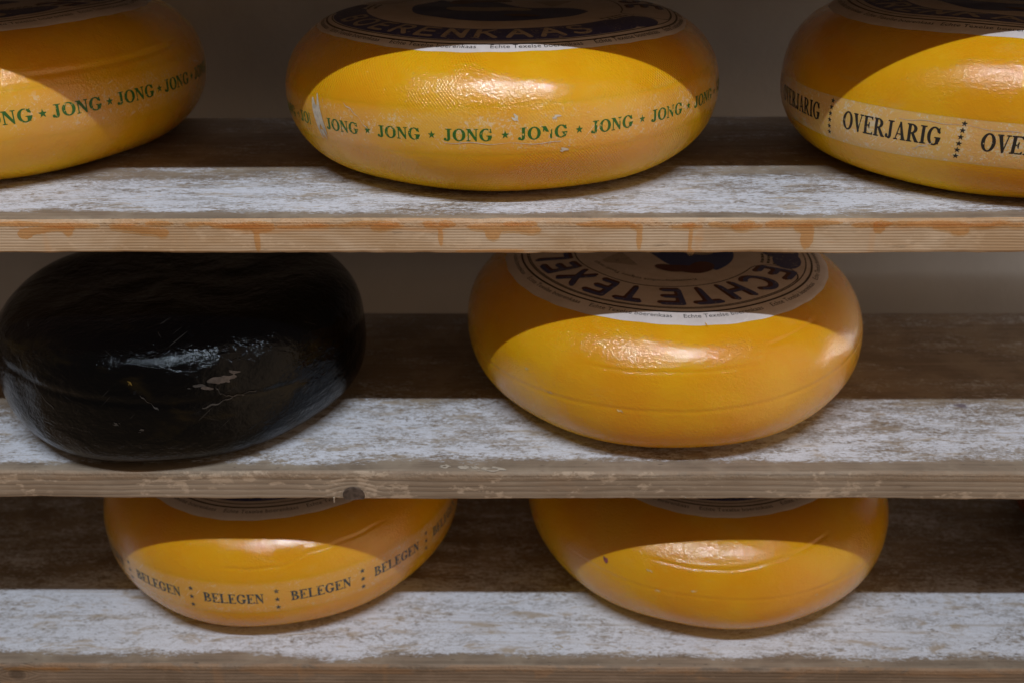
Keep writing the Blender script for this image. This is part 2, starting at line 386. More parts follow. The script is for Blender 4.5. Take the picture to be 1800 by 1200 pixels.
SANS = {
 'E': (.62, [[(0, 0), (0, 1)], [(0, 0), (.55, 0)], [(0, .5), (.48, .5)], [(0, 1), (.55, 1)]]),
 'C': (.74, [arc((.42, .5), .42, .5, 50, 310)]),
 'H': (.66, [[(0, 0), (0, 1)], [(.6, 0), (.6, 1)], [(0, .5), (.6, .5)]]),
 'T': (.66, [[(.32, 0), (.32, 1)], [(0, 1), (.64, 1)]]),
 'X': (.66, [[(0, 0), (.62, 1)], [(.62, 0), (0, 1)]]),
 'L': (.58, [[(0, 0), (0, 1)], [(0, 0), (.52, 0)]]),
 'S': (.62, [arc((.3, .75), .28, .25, 30, 270) + arc((.3, .25), .30, .25, 90, -150)]),
 'B': (.66, [[(0, 0), (0, 1)], [(0, 1)] + arc((.3, .76), .24, .24, 90, -90) + [(0, .52)], [(0, .52)] + arc((.32, .26), .28, .26, 90, -90) + [(0, 0)]]),
 'O': (.86, [arc((.42, .5), .42, .5, 0, 360, 24)]),
 'R': (.66, [[(0, 0), (0, 1)], [(0, 1)] + arc((.32, .74), .26, .26, 90, -90) + [(0, .48)], [(.3, .48), (.6, 0)]]),
 'N': (.70, [[(0, 0), (0, 1), (.64, 0), (.64, 1)]]),
 'K': (.64, [[(0, 0), (0, 1)], [(.58, 1), (.02, .45)], [(.22, .6), (.6, 0)]]),
 'A': (.74, [[(0, 0), (.36, 1), (.72, 0)], [(.14, .35), (.58, .35)]]),
}
def word_poly(word, cap_h, serif=True, wd=.2, gap=None, n=34, squeeze=1.0):
    """2D verts/faces of a word, baseline y=0, centred on x=0, in metres"""
    V, Fc, x = [], [], 0.
    gap = (.03 if serif else .34) if gap is None else gap
    for ch in word:
        if ch == ' ': x += .16; continue
        if serif: adv, f = SERIF[ch]
        else: adv, st = SANS[ch]; f = U(*[stroke(p, wd) for p in st])
        if serif: f = (lambda g: lambda X, Y: g(X, Y) - .014)(f)
        v, fc = march(f, -.15, adv + .15, -.15, 1.15, n)
        Fc += [[i + len(V) for i in p] for p in fc]; V += [((a + x) * squeeze, b) for a, b in v]; x += adv + gap
    V = np.array(V); V[:, 0] -= (x - gap) * squeeze / 2
    return V * cap_h, Fc

def font_poly(text, size):
    cu = bpy.data.curves.new('t', 'FONT'); cu.body = text; cu.size = size; cu.align_x = 'CENTER'; cu.resolution_u = 2
    o = bpy.data.objects.new('t', cu); COL.objects.link(o); dg = bpy.context.evaluated_depsgraph_get()
    me = bpy.data.meshes.new_from_object(o.evaluated_get(dg))
    V = np.array([v.co[:2] for v in me.vertices]).reshape(-1, 2); Fc = [list(p.vertices) for p in me.polygons]
    bpy.data.objects.remove(o); bpy.data.curves.remove(cu); bpy.data.meshes.remove(me)
    return V, Fc

# ------------------------------------------------------------------ cheese wheels
class Wheel:
    """lathe with dents; s = arc length from the top centre, th = angle from the front (towards +x)"""
    def __init__(q, R, h, n, seed, dent=.0009, creases=()):
        q.R, q.h = R, h; a = np.linspace(math.pi / 2, -math.pi / 2, 1500); r0 = .6 * R
        rr = r0 + (R - r0) * np.abs(np.cos(a)) ** (2 / n); zz = h / 2 + h / 2 * np.sign(np.sin(a)) * np.abs(np.sin(a)) ** (2 / n)
        rr = np.concatenate([np.linspace(0, r0, 120)[:-1], rr, np.linspace(r0, 0, 120)[1:]])
        zz = np.concatenate([np.full(119, h), zz, np.zeros(119)])
        s = np.concatenate([[0], np.cumsum(np.hypot(np.diff(rr), np.diff(zz)))])
        q.s, q.r, q.z, q.smax = s, rr, zz, s[-1]
        k = np.linspace(0, s[-1], 700); r2, z2 = np.interp(k, s, rr), np.interp(k, s, zz)
        dr, dz = np.gradient(r2), np.gradient(z2); L = np.hypot(dr, dz) + 1e-12
        g = np.exp(-np.linspace(-2, 2, 15) ** 2); g /= g.sum()
        q.k, q.nr, q.nz = k, np.convolve(np.pad(-dz / L, 7, 'edge'), g, 'valid'), np.convolve(np.pad(dr / L, 7, 'edge'), g, 'valid')
        q.r_s = r2
        rg = np.random.default_rng(seed); q.waves = [(int(rg.integers(1, 9)), rg.uniform(8, 60), rg.uniform(0, 6.28), rg.uniform(0, 6.28), rg.uniform(.3, 1)) for _ in range(14)]
        q.dent, q.creases = dent, creases
    def disp(q, th, s):
        d = 0 * (th + s)
        for kt, ms, p1, p2, am in q.waves: d = d + am * np.sin(kt * th + p1) * np.cos(ms * s + p2)
        d = d * q.dent / 2.2
        fade = np.clip((q.smax - s - .05) / .05, 0, 1) * np.clip((s - .01) / .06, 0, 1); d = d * fade
        for fn in q.creases: d = d + fn(th, s)
        return d
    def pt(q, th, s, off=0.):
        th, s = np.asarray(th, float), np.asarray(s, float)
        d = q.disp(th, s) + off; nr, nz = np.interp(s, q.k, q.nr), np.interp(s, q.k, q.nz)
        ln = np.hypot(nr, nz); nr, nz = nr / ln, nz / ln
        r = np.interp(s, q.s, q.r) + d * nr; z = np.interp(s, q.s, q.z) + d * nz
        return np.stack([r * np.sin(th), -r * np.cos(th), z], -1)
    def radius(q, s): return float(np.interp(s, q.s, q.r))
    def body(q, name, mat, parent):
        sA = np.linspace(.004, .6 * q.R, 26)[:-1]; sB = np.linspace(.6 * q.R, q.smax - .6 * q.R, 200); sC = np.linspace(q.smax - .6 * q.R, q.smax - .004, 14)[1:]
        s = np.concatenate([sA, sB, sC]); nt = 400; th = np.linspace(0, 2 * math.pi, nt, endpoint=False)
        P = q.pt(th[None, :], s[:, None]).reshape(-1, 3); fc = grid_faces(nt, len(s), True)
        fc.append(list(range(nt))); fc.append(list(range((len(s) - 1) * nt, len(s) * nt))[::-1])
        return link(name, P, fc, mat, parent)
    def decal(q, name, V, Fc, th0, s0, off, mat, parent, tilt=0., uvs=None):
        """2D patch (x to the right, y up the side) laid on the rind"""
        V = np.asarray(V); r = q.radius(s0); th = th0 + V[:, 0] / r; s = s0 - V[:, 1] + tilt * (V[:, 0])
        return q.pt(th, s, off), Fc
    def sheet(q, name, th0, th1, s0, s1, nt, ns, off, mat, parent, tilt=0., wob=0., tuck=True):
        th = np.linspace(th0, th1, nt); v = np.linspace(0, 1, ns)
        T, Vv = np.meshgrid(th, v); w_ = wob * (np.sin(T * 23 + 1) + np.sin(T * 61 + 2) * .6)
        S = s0 + (s1 - s0) * Vv + tilt * T + w_
        O = np.full_like(S, off)
        if tuck: O[0] = O[-1] = -.00004
        P = q.pt(T, S, O).reshape(-1, 3); fc = grid_faces(nt, ns)
        return link(name, P, fc, mat, parent, uvs=np.stack([T.ravel(), Vv.ravel()], -1))

class Bag:
    def __init__(b): b.P, b.F = [], []
    def add(b, P, Fc): b.F += [[i + len(b.P) for i in f] for f in Fc]; b.P += [tuple(p) for p in P]
    def link(b, name, mat, parent):
        if b.P: return link(name, b.P, b.F, mat, parent)

def groove(s_of_th, depth, width, th0=-9, th1=9, soft=.15):
    def fn(th, s):
        t = (th + math.pi) % (2 * math.pi) - math.pi
        win = 1 / (1 + np.exp(-(t - th0) / soft * 4)) / (1 + np.exp((t - th1) / soft * 4))
        d = s - s_of_th(t)
        return -depth * win * np.exp(-(d / width) ** 2) + .35 * depth * win * np.exp(-((d + width * 1.8) / (width * 1.4)) ** 2)
    return fn
def dent(th0, s0, depth, wt, ws):
    return lambda th, s: -depth * np.exp(-((((th - th0 + math.pi) % (2 * math.pi)) - math.pi) / wt) ** 2 - ((s - s0) / ws) ** 2)

Z1, Z2, Z3 = 0.0, -.2013, -.3967
D_, T_ = .2966, .0242
MB = {}
def label_disc(wh, parent, lr, rot, rad, detail=True):
    """round printed paper label; polar design, rot = where its upper arc's middle points (angle from the front)"""
    Rl = lr * wh.R
    def XY(V): # label xy -> surface: +y is the label's own 'up'
        V = np.asarray(V); return np.arctan2(V[:, 0], V[:, 1]) * -1 + rot, np.hypot(V[:, 0], V[:, 1])
    nt, ns = 260, 60; th = np.linspace(0, 2 * math.pi, nt, endpoint=False); v = np.linspace(.02, 1, ns)
    T, Vv = np.meshgrid(th, v); S = Vv * Rl * (1 + .004 * np.sin(T * 5 + rot) + .002 * np.sin(T * 31) * Vv); O = np.where(Vv > .999, -.0003, .0003)
    P = wh.pt(T, S, O).reshape(-1, 3); fc = grid_faces(nt, ns, True); fc.append(list(range(nt)))
    lab = link('paper_label', P, fc, MB['paper'], parent)
    def ring(bag, r0, r1, a0, a1, off):
        n = max(8, int(abs(a1 - a0) / 1.5)); m = max(2, int((r1 - r0) * Rl / .002) + 1); T, S = np.meshgrid(np.radians(np.linspace(a0, a1, n)) + rot, np.linspace(r0, r1, m) * Rl)
        bag.add(wh.pt(T, S, off).reshape(-1, 3), grid_faces(n, m))
    def arc_text(bag, V, Fc, r, off, deg, outward=True):
        """text whose baseline lies on a circle; outward: letter tops point out (upper arc), deg from rot"""
        V = np.asarray(V); rb = r * Rl
        if outward: th = rot + R_(deg) - V[:, 0] / rb * 1.0; s = rb + V[:, 1]; th = rot + R_(deg) - V[:, 0] / rb
        else: th = rot + R_(deg) + V[:, 0] / rb; s = rb - V[:, 1]
        bag.add(wh.pt(th, s, off), Fc)
    lines = Bag(); rl = rad['lines']
    for r0, r1 in rl: ring(lines, r0, r1, 0, 360, .00042)
    # banner with pale letters (lower arc), panel outlines
    ban = Bag(); b0, b1 = rad['banner']; ring(ban, b0, b1, 180 - 64, 180 + 64, .00042)
    for sgn in (-1, 1): # rounded ends
        mid, hr = (b0 + b1) / 2, (b1 - b0) / 2
        for kk in range(8):
            a = math.asin(kk / 8.); hh = hr * math.cos(a); d0 = 64 + math.degrees(hr * kk / 8. / mid); d1 = 64 + math.degrees(hr * (kk + 1) / 8. / mid)
            ring(ban, mid - hh, mid + hh, 180 + sgn * d0, 180 + sgn * d1, .00042)
    ban.link('banner', MB['navy'], lab)
    bl = Bag(); hcap = (b1 - b0) * Rl * .66; V, Fc = word_poly('BOERENKAAS', hcap, False, .19, n=26, squeeze=rad.get('bsq', 1.15), gap=.42)
    arc_text(bl, V, Fc, b0 + (b1 - b0) * .83, .00058, 180, False); bl.link('lettering', MB['cream'], lab)
    # upper arc: two-tone letters inside a rounded outline
    u0, u1 = rad['upper']; hcap = (u1 - u0) * Rl
    V, Fc = word_poly('ECHTE TEXELSE', hcap, False, .225, n=30, squeeze=rad.get('usq', .82), gap=.46)
    sh = Bag(); arc_text(sh, V + np.array([[.06 * hcap, -.10 * hcap]]), Fc, u0, .00042, 0); sh.link('lettering', MB['maroon'], lab)
    ub = Bag(); V2, F2 = word_poly('ECHTE TEXELSE', hcap, False, .165, n=30, squeeze=rad.get('usq', .82), gap=.46); arc_text(ub, V2, F2, u0, .00058, 0); ub.link('lettering', MB['navy'], lab)
    o0, o1 = u0 - .055, u1 + .035
    ring(lines, o0 - .008, o0, -84, 84, .00042); ring(lines, o1, o1 + .006, -84, 84, .00042)
    for sgn in (-1, 1): # rounded end of the outline
        n = 20; mid, hr = (o0 + o1) / 2, (o1 - o0) / 2; aa = np.linspace(-90, 90, n); pts = []
        for w_ in (hr, hr + .008):
            th = rot + np.radians(sgn * (84 + np.degrees(w_ * np.cos(np.radians(aa)) / mid))); pts.append(wh.pt(th, (mid + w_ * np.sin(np.radians(aa))) * Rl, .00042))
        lines.add(np.concatenate(pts), grid_faces(n, 2))
    # small running text round the rim and round the picture
    small = Bag(); V, Fc = font_poly('Echte Texelse boerenkaas', rad.get('ssz', .0062)); wdt = (V[:, 0].max() - V[:, 0].min() + .005) / (rad['rim'] * Rl)
    nrep = int(2 * math.pi / wdt); ph = rad.get('rimph', 0.)
    for kk in range(nrep):
        sm_ = Bag(); arc_text(sm_, V, Fc, rad['rim'], .00042, ph + kk * 360. / nrep, False); sm_.link('small_print', MB['black_ink'], lab)
    V, Fc = font_poly('Kwaliteitsproduct volgens Texels recept', .0058); sm_ = Bag(); arc_text(sm_, V, Fc, rad['inner'], .00042, 0); sm_.link('small_print', MB['black_ink'], lab)
    # side panels: rows of broken small print
    rg = random.Random(5)
    for sgn in (-1, 1):
        for i, r in enumerate(np.arange(rad['upper'][0] - .03, rl[0][0] - .05, .036)):
            a = 97.
            while a < 113:
                L = rg.uniform(1.2, 3.2); ring(small, r, r + .016, sgn * a, sgn * (a + L), .00042); a += L + .9
    small.link('small_print', MB['black_ink'], lab)
    for sgn in (-1, 1):
        em = Bag(); V, Fc = march(ell((0, 0), .15, .085), -.2, .2, -.12, .12, 16); T = rot + R_(sgn * 105); c = np.array([-math.sin(T - rot), math.cos(T - rot)]) * (rad['upper'][0] + .12)
        W = np.stack([V[:, 0] * c[1] / np.hypot(*c) + V[:, 1] * c[0] / np.hypot(*c) + c[0], -V[:, 0] * c[0] / np.hypot(*c) + V[:, 1] * c[1] / np.hypot(*c) + c[1]], -1) * Rl
        th, s = XY(W); em.add(wh.pt(th, s, .0005), Fc); em.link('emblem', MB['navy'], lab)
    lines.link('border_line', MB['dark_ink'], lab)
    # picture in the middle: plain stand-in for an island landscape print
    pr = rad['pic']
    def art(sdf, mat, off):
        V, Fc = march(cap(sdf, ell((0, 0), pr, pr)), -pr, pr, -pr, pr, 44)
        if len(V): th, s = XY(V * Rl); bag = Bag(); bag.add(wh.pt(th, s, off), Fc); bag.link('picture', mat, lab)
    wavy = lambda X, Y: Y - .12 + .05 * np.sin(X * 13) + .25 * X
    art(cap(wavy, lambda X, Y: -(Y + .8)), MB['sea_ink'], .00042)
    art(U(ell((-.12, -.1), .16, .07), ell((.05, -.04), .13, .06)), MB['cream'], .00052)
    art(poly((.05, .3), (.24, .12), (.30, .34)), MB['cream'], .00052)
    art(U(ell((-.22, .22), .11, .05), ell((-.12, .25), .09, .05), ell((-.29, .15), .07, .09)), MB['maroon'], .00060)
    art(ell((.2, -.25), .1, .04), MB['maroon'], .00060)
    return lab

def make_wheel(tag_, R, h, n, x, y, zb, label, rind, seed, lr=None, rot=0., rad=None, dent_=.0009, creases=(), group='cheese wheels on the rack shelves'):
    th = thing('cheese_wheel', (x, y, zb), label, 'cheese', group)
    wh = Wheel(R, h, n, seed, dent_, creases); wh.body('rind', rind, th)
    if lr: label_disc(wh, th, lr, rot, rad)
    return th, wh

def print_band(wh, th, mat, s0, s1, tilt, words, inkm, off=.00011, wob=0., a0=-110, a1=110):
    """words: list of (kind, text, deg, s, cap height, options)"""
    band = wh.sheet('print_band', R_(a0), R_(a1), s0, s1, 300, 16, off, mat, th, tilt, wob)
    for kind, txt, deg, s, ch, opt in words:
        t0 = R_(deg); sb = s + ch / 2
        if kind == 'w':
            V, Fc = word_poly(txt, ch, True, squeeze=opt.get('sq', 1.), n=30)
            if 'cut' in opt:
                C = np.array([V[f].mean(0) for f in Fc]) / ch; keep = ~opt['cut'](C[:, 0], C[:, 1]); Fc = [f for f, k in zip(Fc, keep) if k]
            r = wh.radius(s); tt = t0 + V[:, 0] / r; q_ = Bag(); q_.add(wh.pt(tt, sb - V[:, 1] + tilt * (tt), off + .00009), Fc); q_.link('lettering', inkm, band)
        else:
            V, Fc = march(star_sdf((0, 0), ch / 2), -ch * .6, ch * .6, -ch * .6, ch * .6, 22); r = wh.radius(s); tt = t0 + V[:, 0] / r
            q_ = Bag(); q_.add(wh.pt(tt, s - V[:, 1] + tilt * tt, off + .00009), Fc); q_.link('star', inkm, band)
    return band

def blob_patch(wh, th, deg, s, wd, ht, mat, name, seed, off=.00045, ang=0., thr=0.):
    """thin irregular patch on the rind"""
    rg = np.random.default_rng(seed); k = [(rg.uniform(2, 7), rg.uniform(1, 4), rg.uniform(0, 6), rg.uniform(.08, .22)) for _ in range(8)]
    def f(X, Y):
        d = np.sqrt((X / .5) ** 2 + (Y / .5) ** 2) - .72
        for a, b, p, am in k: d = d + am * np.sin(a * X * 2.2 + b * Y * 2.2 + p)
        return d + thr
    V, Fc = march(f, -.7, .7, -.7, .7, 36)
    if not len(V): return
    V = V * np.array([[wd, ht]]); c, s2 = math.cos(ang), math.sin(ang); V = np.stack([c * V[:, 0] - s2 * V[:, 1], s2 * V[:, 0] + c * V[:, 1]], -1)
    P, Fc = wh.decal(name, V, Fc, R_(deg), s, off, mat, th); return link(name, P, Fc, mat, th)

def hair(wh, th, pts, wd, mat, name, off=.00045):
    """hairline crack along (deg, s) points"""
    pts = np.array(pts, float); n = 40; t = np.linspace(0, len(pts) - 1, n); a = np.radians(np.interp(t, range(len(pts)), pts[:, 0])); s = np.interp(t, range(len(pts)), pts[:, 1])
    s = s + .0006 * np.sin(t * 9) ; W = wd * (.25 + .75 * np.abs(np.sin(t * 2.3 + .4)))
    P = np.concatenate([wh.pt(a, s - W / 2, off), wh.pt(a, s + W / 2, off)]); return link(name, P, grid_faces(n, 2), mat, th)

# ------------------------------------------------------------------ shelf boards
def arris(z, r=.003): # set-back of the front face near the rounded top edge
    t = np.clip(z + r, 0, r); return r - np.sqrt(np.maximum(r * r - t * t, 0))
def shelf(z, topm, frontm, label, seed, loc_x=0., chips=.0012):
    th = thing('shelf_board', (loc_x, 0, z), label, 'shelf', 'shelf boards of the cheese rack')
    nx = 760; xs = np.linspace(-1.25, 1.25, nx); sec = []
    r = .003
    sec.append((D_, -T_)); sec += [(yy, -T_) for yy in (.2, .1, .03, .008)]
    sec += [(.0015, -T_), (.0004, -T_ + .0006), (0, -T_ + .0016)]
    sec += [(0, zz) for zz in np.linspace(-T_ + .003, -.0055, 11)]
    sec += [(r - r * math.cos(a), -r + r * math.sin(a)) for a in np.radians(np.linspace(0, 90, 7))]
    ntop0 = len(sec)
    sec += [(yy, 0) for yy in np.concatenate([np.linspace(.0045, .03, 10), np.linspace(.04, D_ - .003, 22)])]
    sec += [(D_, -.002), (D_, -T_ / 2)]
    sec = np.array(sec); ns = len(sec)
    rg = np.random.default_rng(seed); P = np.zeros((ns, nx, 3)); P[..., 0] = xs[None, :]; P[..., 1] = sec[:, 0:1]; P[..., 2] = sec[:, 1:2]
    def wav(sc_, ph): return sum(np.sin(xs * f + rg.uniform(0, 6.28)) * a for f, a in ((sc_, 1), (sc_ * 2.3, .6), (sc_ * 5.1, .4), (sc_ * 11, .22))) / 2
    front = (sec[:, 0] < .004)
    bow, wv2 = wav(4, 0) * .0010, wav(30, 1) * .0004
    P[front, :, 1] += (bow + wv2)[None, :]
    noise1 = rg.normal(0, 1, nx); kern = np.ones(3) / 3; noise1 = np.convolve(noise1, kern, 'same')
    edge = (sec[:, 0] < .004) & (sec[:, 1] > -.004)
    chip = np.clip(np.convolve(rg.normal(0, 1, nx), np.ones(7) / 7, 'same') - .45, 0, 1) * chips
    P[edge, :, 2] -= chip[None, :]; P[edge, :, 1] += chip[None, :] * .7
    low = (sec[:, 0] < .006) & (sec[:, 1] < -T_ + .002)
    P[low, :, 2] += (noise1 * .00016 + wav(6, 7) * .0006 + wav(60, 2) * .0003)[None, :]
    mid_ = (sec[:, 0] < .004) & (sec[:, 1] > -.006)
    P[mid_, :, 2] += wav(5, 8)[None, :] * .0005
    top = (sec[:, 1] > -.0005) & (sec[:, 0] > .01)
    P[top, :, 2] += wav(9, 3)[None, :] * .00012
    fc = []; mi = []
    for i in range(ns):
        j = (i + 1) % ns
        ist = (i >= ntop0 - 2 and i < ns - 3)
        for k in range(nx - 1): fc.append((i * nx + k, i * nx + k + 1, j * nx + k + 1, j * nx + k)); mi.append(0 if ist else 1)
    fc.append([i * nx for i in range(ns)]); fc.append([i * nx + nx - 1 for i in range(ns)][::-1]); mi += [1, 1]
    link('plank', P.reshape(-1, 3), fc, [topm, frontm], th, midx=mi)
    return th

def drip(th, blobs, H, mat, n=44, name='wax_drip'):
    """lump of run-off wax on the front face; blobs (x, z, rx, rz)"""
    b = np.array(blobs); x0, x1 = (b[:, 0] - 1.6 * b[:, 2]).min(), (b[:, 0] + 1.6 * b[:, 2]).max(); z0 = (b[:, 1] - 1.6 * b[:, 3]).min(); z1 = min((b[:, 1] + 1.6 * b[:, 3]).max(), -.0004)
    def Ff(X, Z): return sum(np.exp(-((X - x) / rx) ** 2 - ((Z - z) / rz) ** 2) for x, z, rx, rz in blobs) * (1 + .10 * np.sin(X * 1700 + Z * 900) + .08 * np.sin(X * 4100 - Z * 2300))
    V, Fc = march(lambda X, Z: .38 - Ff(X, Z), x0, x1, z0, z1, n)
    if not len(V): return
    hgt = H * np.sqrt(np.clip(Ff(V[:, 0], V[:, 1]) - .38, 0, 1)); yb = arris(V[:, 1])
    return link(name, np.stack([V[:, 0], yb - hgt - .0009, V[:, 1]], -1), Fc, mat, th)

def flake(th, x, y, wd, dp, hgt, mat, seed, name, hole=0.):
    rg = np.random.default_rng(seed); k = [(rg.uniform(2, 9), rg.uniform(2, 9), rg.uniform(0, 6), rg.uniform(.05, .14)) for _ in range(6)]
    def f(X, Y):
        d = np.hypot(X, Y) - .5
        for a, b, p, am in k: d = d + am * .6 * np.sin(a * X * 2 + b * Y * 2 + p)
        return np.maximum(d, hole - np.hypot(X, Y)) if hole else d
    V, Fc = march(f, -.8, .8, -.8, .8, 24); d = -f(V[:, 0], V[:, 1])
    return link(name, np.stack([x + V[:, 0] * wd, y + V[:, 1] * dp, .0004 + hgt * np.sqrt(np.clip(d, 0, 1))], -1), Fc, mat, th)

# ================================================================== build
wl = link('wall', [(-1.6, .42, -1.3), (1.6, .42, -1.3), (1.6, .42, 1.1), (-1.6, .42, 1.1), (-1.6, .50, -1.3), (1.6, .50, -1.3), (1.6, .50, 1.1), (-1.6, .50, 1.1)],
          [(0, 1, 2, 3), (7, 6, 5, 4), (3, 2, 6, 7), (0, 4, 5, 1), (1, 5, 6, 2), (0, 3, 7, 4)], wall_material(), smooth=False)
wl['kind'] = 'structure'; wl['label'] = 'plain beige plaster wall behind the cheese rack'; wl['category'] = 'wall'

MB.update(paper=paper_material(), navy=ink('navy_ink', (.048, .058, .190), (.30, .27, .28), .60), cream=ink('cream_ink', (.40, .35, .31), (.20, .18, .18), .58),
          maroon=ink('maroon_ink', (.085, .022, .018), (.3, .25, .22), .66), black_ink=plain('black_ink', (.035, .030, .030), .6), dark_ink=ink('brown_ink', (.035, .022, .018), (.3, .26, .22), .68),
          sea_ink=ink('sea_ink', (.024, .042, .190), (.2, .2, .25), .66))
tan1 = front_material(1.7, (.56, .43, .30), (.455, .305, .175), .40, .0020, .42, .16)
tan2 = front_material(5.3, (.34, .275, .21), (.265, .205, .15), .50, .0046, .06, .75, knots=(((-.1322, 0, -.0215), .0062),))
tan3 = front_material(9.1, (.27, .207, .155), (.205, .152, .108), .62, .0036, .22, .22, knots=(((-.4353, 0, -.011), .0055),))
b0 = shelf(.192, top_material(7.7, .05, (.4, .38, .36)), front_material(2.2, (.38, .27, .16), (.32, .21, .12), .6, .002, .5, .3), 'uppermost shelf board, above the three large top cheeses, seen only by its shadow', 3)
shelf(.384, top_material(8.3, .05, (.4, .38, .36)), front_material(3.2, (.5, .37, .24), (.44, .30, .18), .6, .002, .5, .3), 'unseen board added above the picture to keep lamp light off the wall', 8)  # unseen board, added to block lamp light from reaching the wall
b1 = shelf(Z1, top_material(1.2, .16, (.46, .48, .51)), tan1, 'pale tan shelf board with amber wax drips, under the three large cheeses', 4)
b2 = shelf(Z2, top_material(STAIN[1], .15, (.43, .45, .48)), tan2, 'greyish chipped shelf board with a dark knot, carrying the black cheese', 5, chips=.0018)
b3 = shelf(Z3, top_material(5.9, .28, (.43, .45, .48)), tan3, 'dark brown edged shelf board at the bottom, under the blue lettered cheese', 6, chips=.0022)

wax = wax_material()
for bl, H in (
    ([(-.3406, -.0103, .005, .003), (-.333, -.0075, .008, .0022), (-.318, -.0058, .012, .002), (-.311, -.0085, .003, .003)], .0013),
    ([(-.27, -.005, .012, .0022), (-.255, -.0075, .010, .0025), (-.247, -.0092, .004, .003)], .0016),
    ([(-.19, -.0045, .016, .0020), (-.178, -.0062, .007, .0022), (-.1825, -.014, .0021, .009)], .0010),
    ([(-.158, -.0048, .012, .0012), (-.14, -.0042, .012, .0011)], .0008),
    ([(-.098, -.0055, .007, .0024), (-.09, -.0042, .008, .0015)], .0010),
    ([(-.060, -.0045, .009, .0016), (-.0575, -.012, .0018, .007)], .0009),
    ([(-.028, -.005, .012, .0022), (-.008, -.0055, .014, .0028), (-.022, -.0105, .005, .004), (.004, -.0075, .006, .0022)], .0019),
    ([(-.015, -.0222, .016, .0013), (-.04, -.0224, .008, .001)], .0007),
    ([(.0745, -.005, .004, .002), (.077, -.013, .0020, .009)], .0009),
    ([(.108, -.0048, .012, .0018), (.1115, -.013, .0014, .010), (.1127, -.0235, .0026, .0022)], .0013),
    ([(.145, -.006, .006, .0022), (.150, -.0045, .010, .0016)], .0011),
    ([(.186, -.006, .006, .0025), (.19, -.013, .0045, .008)], .0008),
    ([(.2375, -.0062, .0038, .0038), (.240, -.0030, .006, .0016)], .0017),
    ([(.283, -.0058, .010, .0022), (.292, -.0085, .006, .0030), (.305, -.0042, .010, .0014)], .0011)):
    drip(b1, bl, H, wax)
for i in range(7):
    x0 = -.40 + i * .125; bl = [(x0 + k * .0085 + random.uniform(-.004, .004), -.0022 - random.uniform(0, .0022), random.uniform(.004, .012), random.uniform(.0009, .0019)) for k in range(13) if random.random() < .8]
    drip(b1, bl, .0008, wax, n=16)
drip(b3, [(-.43, -.0035, .016, .0016), (-.40, -.0032, .014, .0013)], .0009, wax)
drip(b3, [(-.07, -.0225, .010, .0025), (-.05, -.0225, .006, .003)], .0010, wax)
crumb = plain('dry_wax', (.52, .47, .40), .45, .1)
for i, (x, y, wd, dp, hl) in enumerate(((-.0254, .0036, .017, .006, .26), (-.0473, .0062, .009, .005, 0), (-.0385, .0058, .006, .004, 0), (-.062, .0075, .007, .005, .2))): flake(b2, x, y, wd, dp, .0005, crumb, 20 + i, 'wax_flake', hl)
flake(b3, .0279, .0237, .009, .006, .0005, crumb, 31, 'wax_flake', .3)
# knot end in the middle board's edge: a domed dark plug
kn = plain('knot_wood', (.105, .078, .064), .4, .3, 260, .4); V, Fc = march(cap(ell((0, 0), .0086, .0078), lambda X, Y: -.0030 - Y), -.012, .012, -.012, .012, 40)
link('knot', np.stack([-.1322 + V[:, 0], -.0006 - .0009 * np.sqrt(np.clip(1 - (V[:, 0] / .0086) ** 2 - (V[:, 1] / .0078) ** 2, 0, 1)), -.0210 + V[:, 1]], -1), Fc, kn, b2)
# splinter hanging from the lower arris
sp = [(-.1485 + dx, -.0006 + dy, zz) for dx, dy, zz in ((0, 0, -.0225), (.0016, 0, -.0225), (.0012, -.0014, -.0225), (.0002, 0, -.0275), (.0010, 0, -.0278), (.0007, -.0006, -.0276))]
link('splinter', sp, [(0, 1, 4, 3), (1, 2, 5, 4), (2, 0, 3, 5), (3, 4, 5), (2, 1, 0)], crumb, b2, smooth=False)

green = ink('green_ink', (.020, .120, .018), (.60, .40, .12), .60)
blackp = ink('black_print', (.016, .014, .012), (.5, .38, .2), .64)
bluep = ink('blue_ink', (.035, .060, .085), (.55, .36, .10), .60)
yellow = rind_material('yellow_rind')
pale = plain('bare_paper', (.62, .56, .46), .6, .15, 300, .3)

RAD = dict(lines=((.845, .852), (.878, .890)), banner=(.60, .82), upper=(.615, .80), rim=.935, inner=.455, pic=.42)
RADB = dict(lines=((.900, .906), (.928, .938)), banner=(.72, .895), upper=(.70, .86), rim=.968, inner=.52, pic=.48, bsq=1.22)

# A: left of the top shelf
ra = rind_material('yellow_rind_left', seed=3.3, smear=.3)
a, wa = make_wheel('A', .1929, .1164, 2.29, -.4699, .2092, Z1, 'yellow cheese wheel with green JONG lettering cut by the left edge of the top shelf', ra, 21, .815, R_(160), RAD,
                   creases=(groove(lambda t: .196 + .004 * np.sin(t * 2), .0008, .0022, .7, 1.5),))
wd_ = [('w', 'JONG', 33.5 + 15.25 * k, .2258, .0092, {}) for k in range(-3, 5)] + [('s', '', 41.2 + 15.25 * k, .2262, .0068, {}) for k in range(-3, 4)]
print_band(wa, a, rind_material('jong_band_left', seed=3.3, speck=.75), .207, .245, 0, wd_, green, wob=0.)

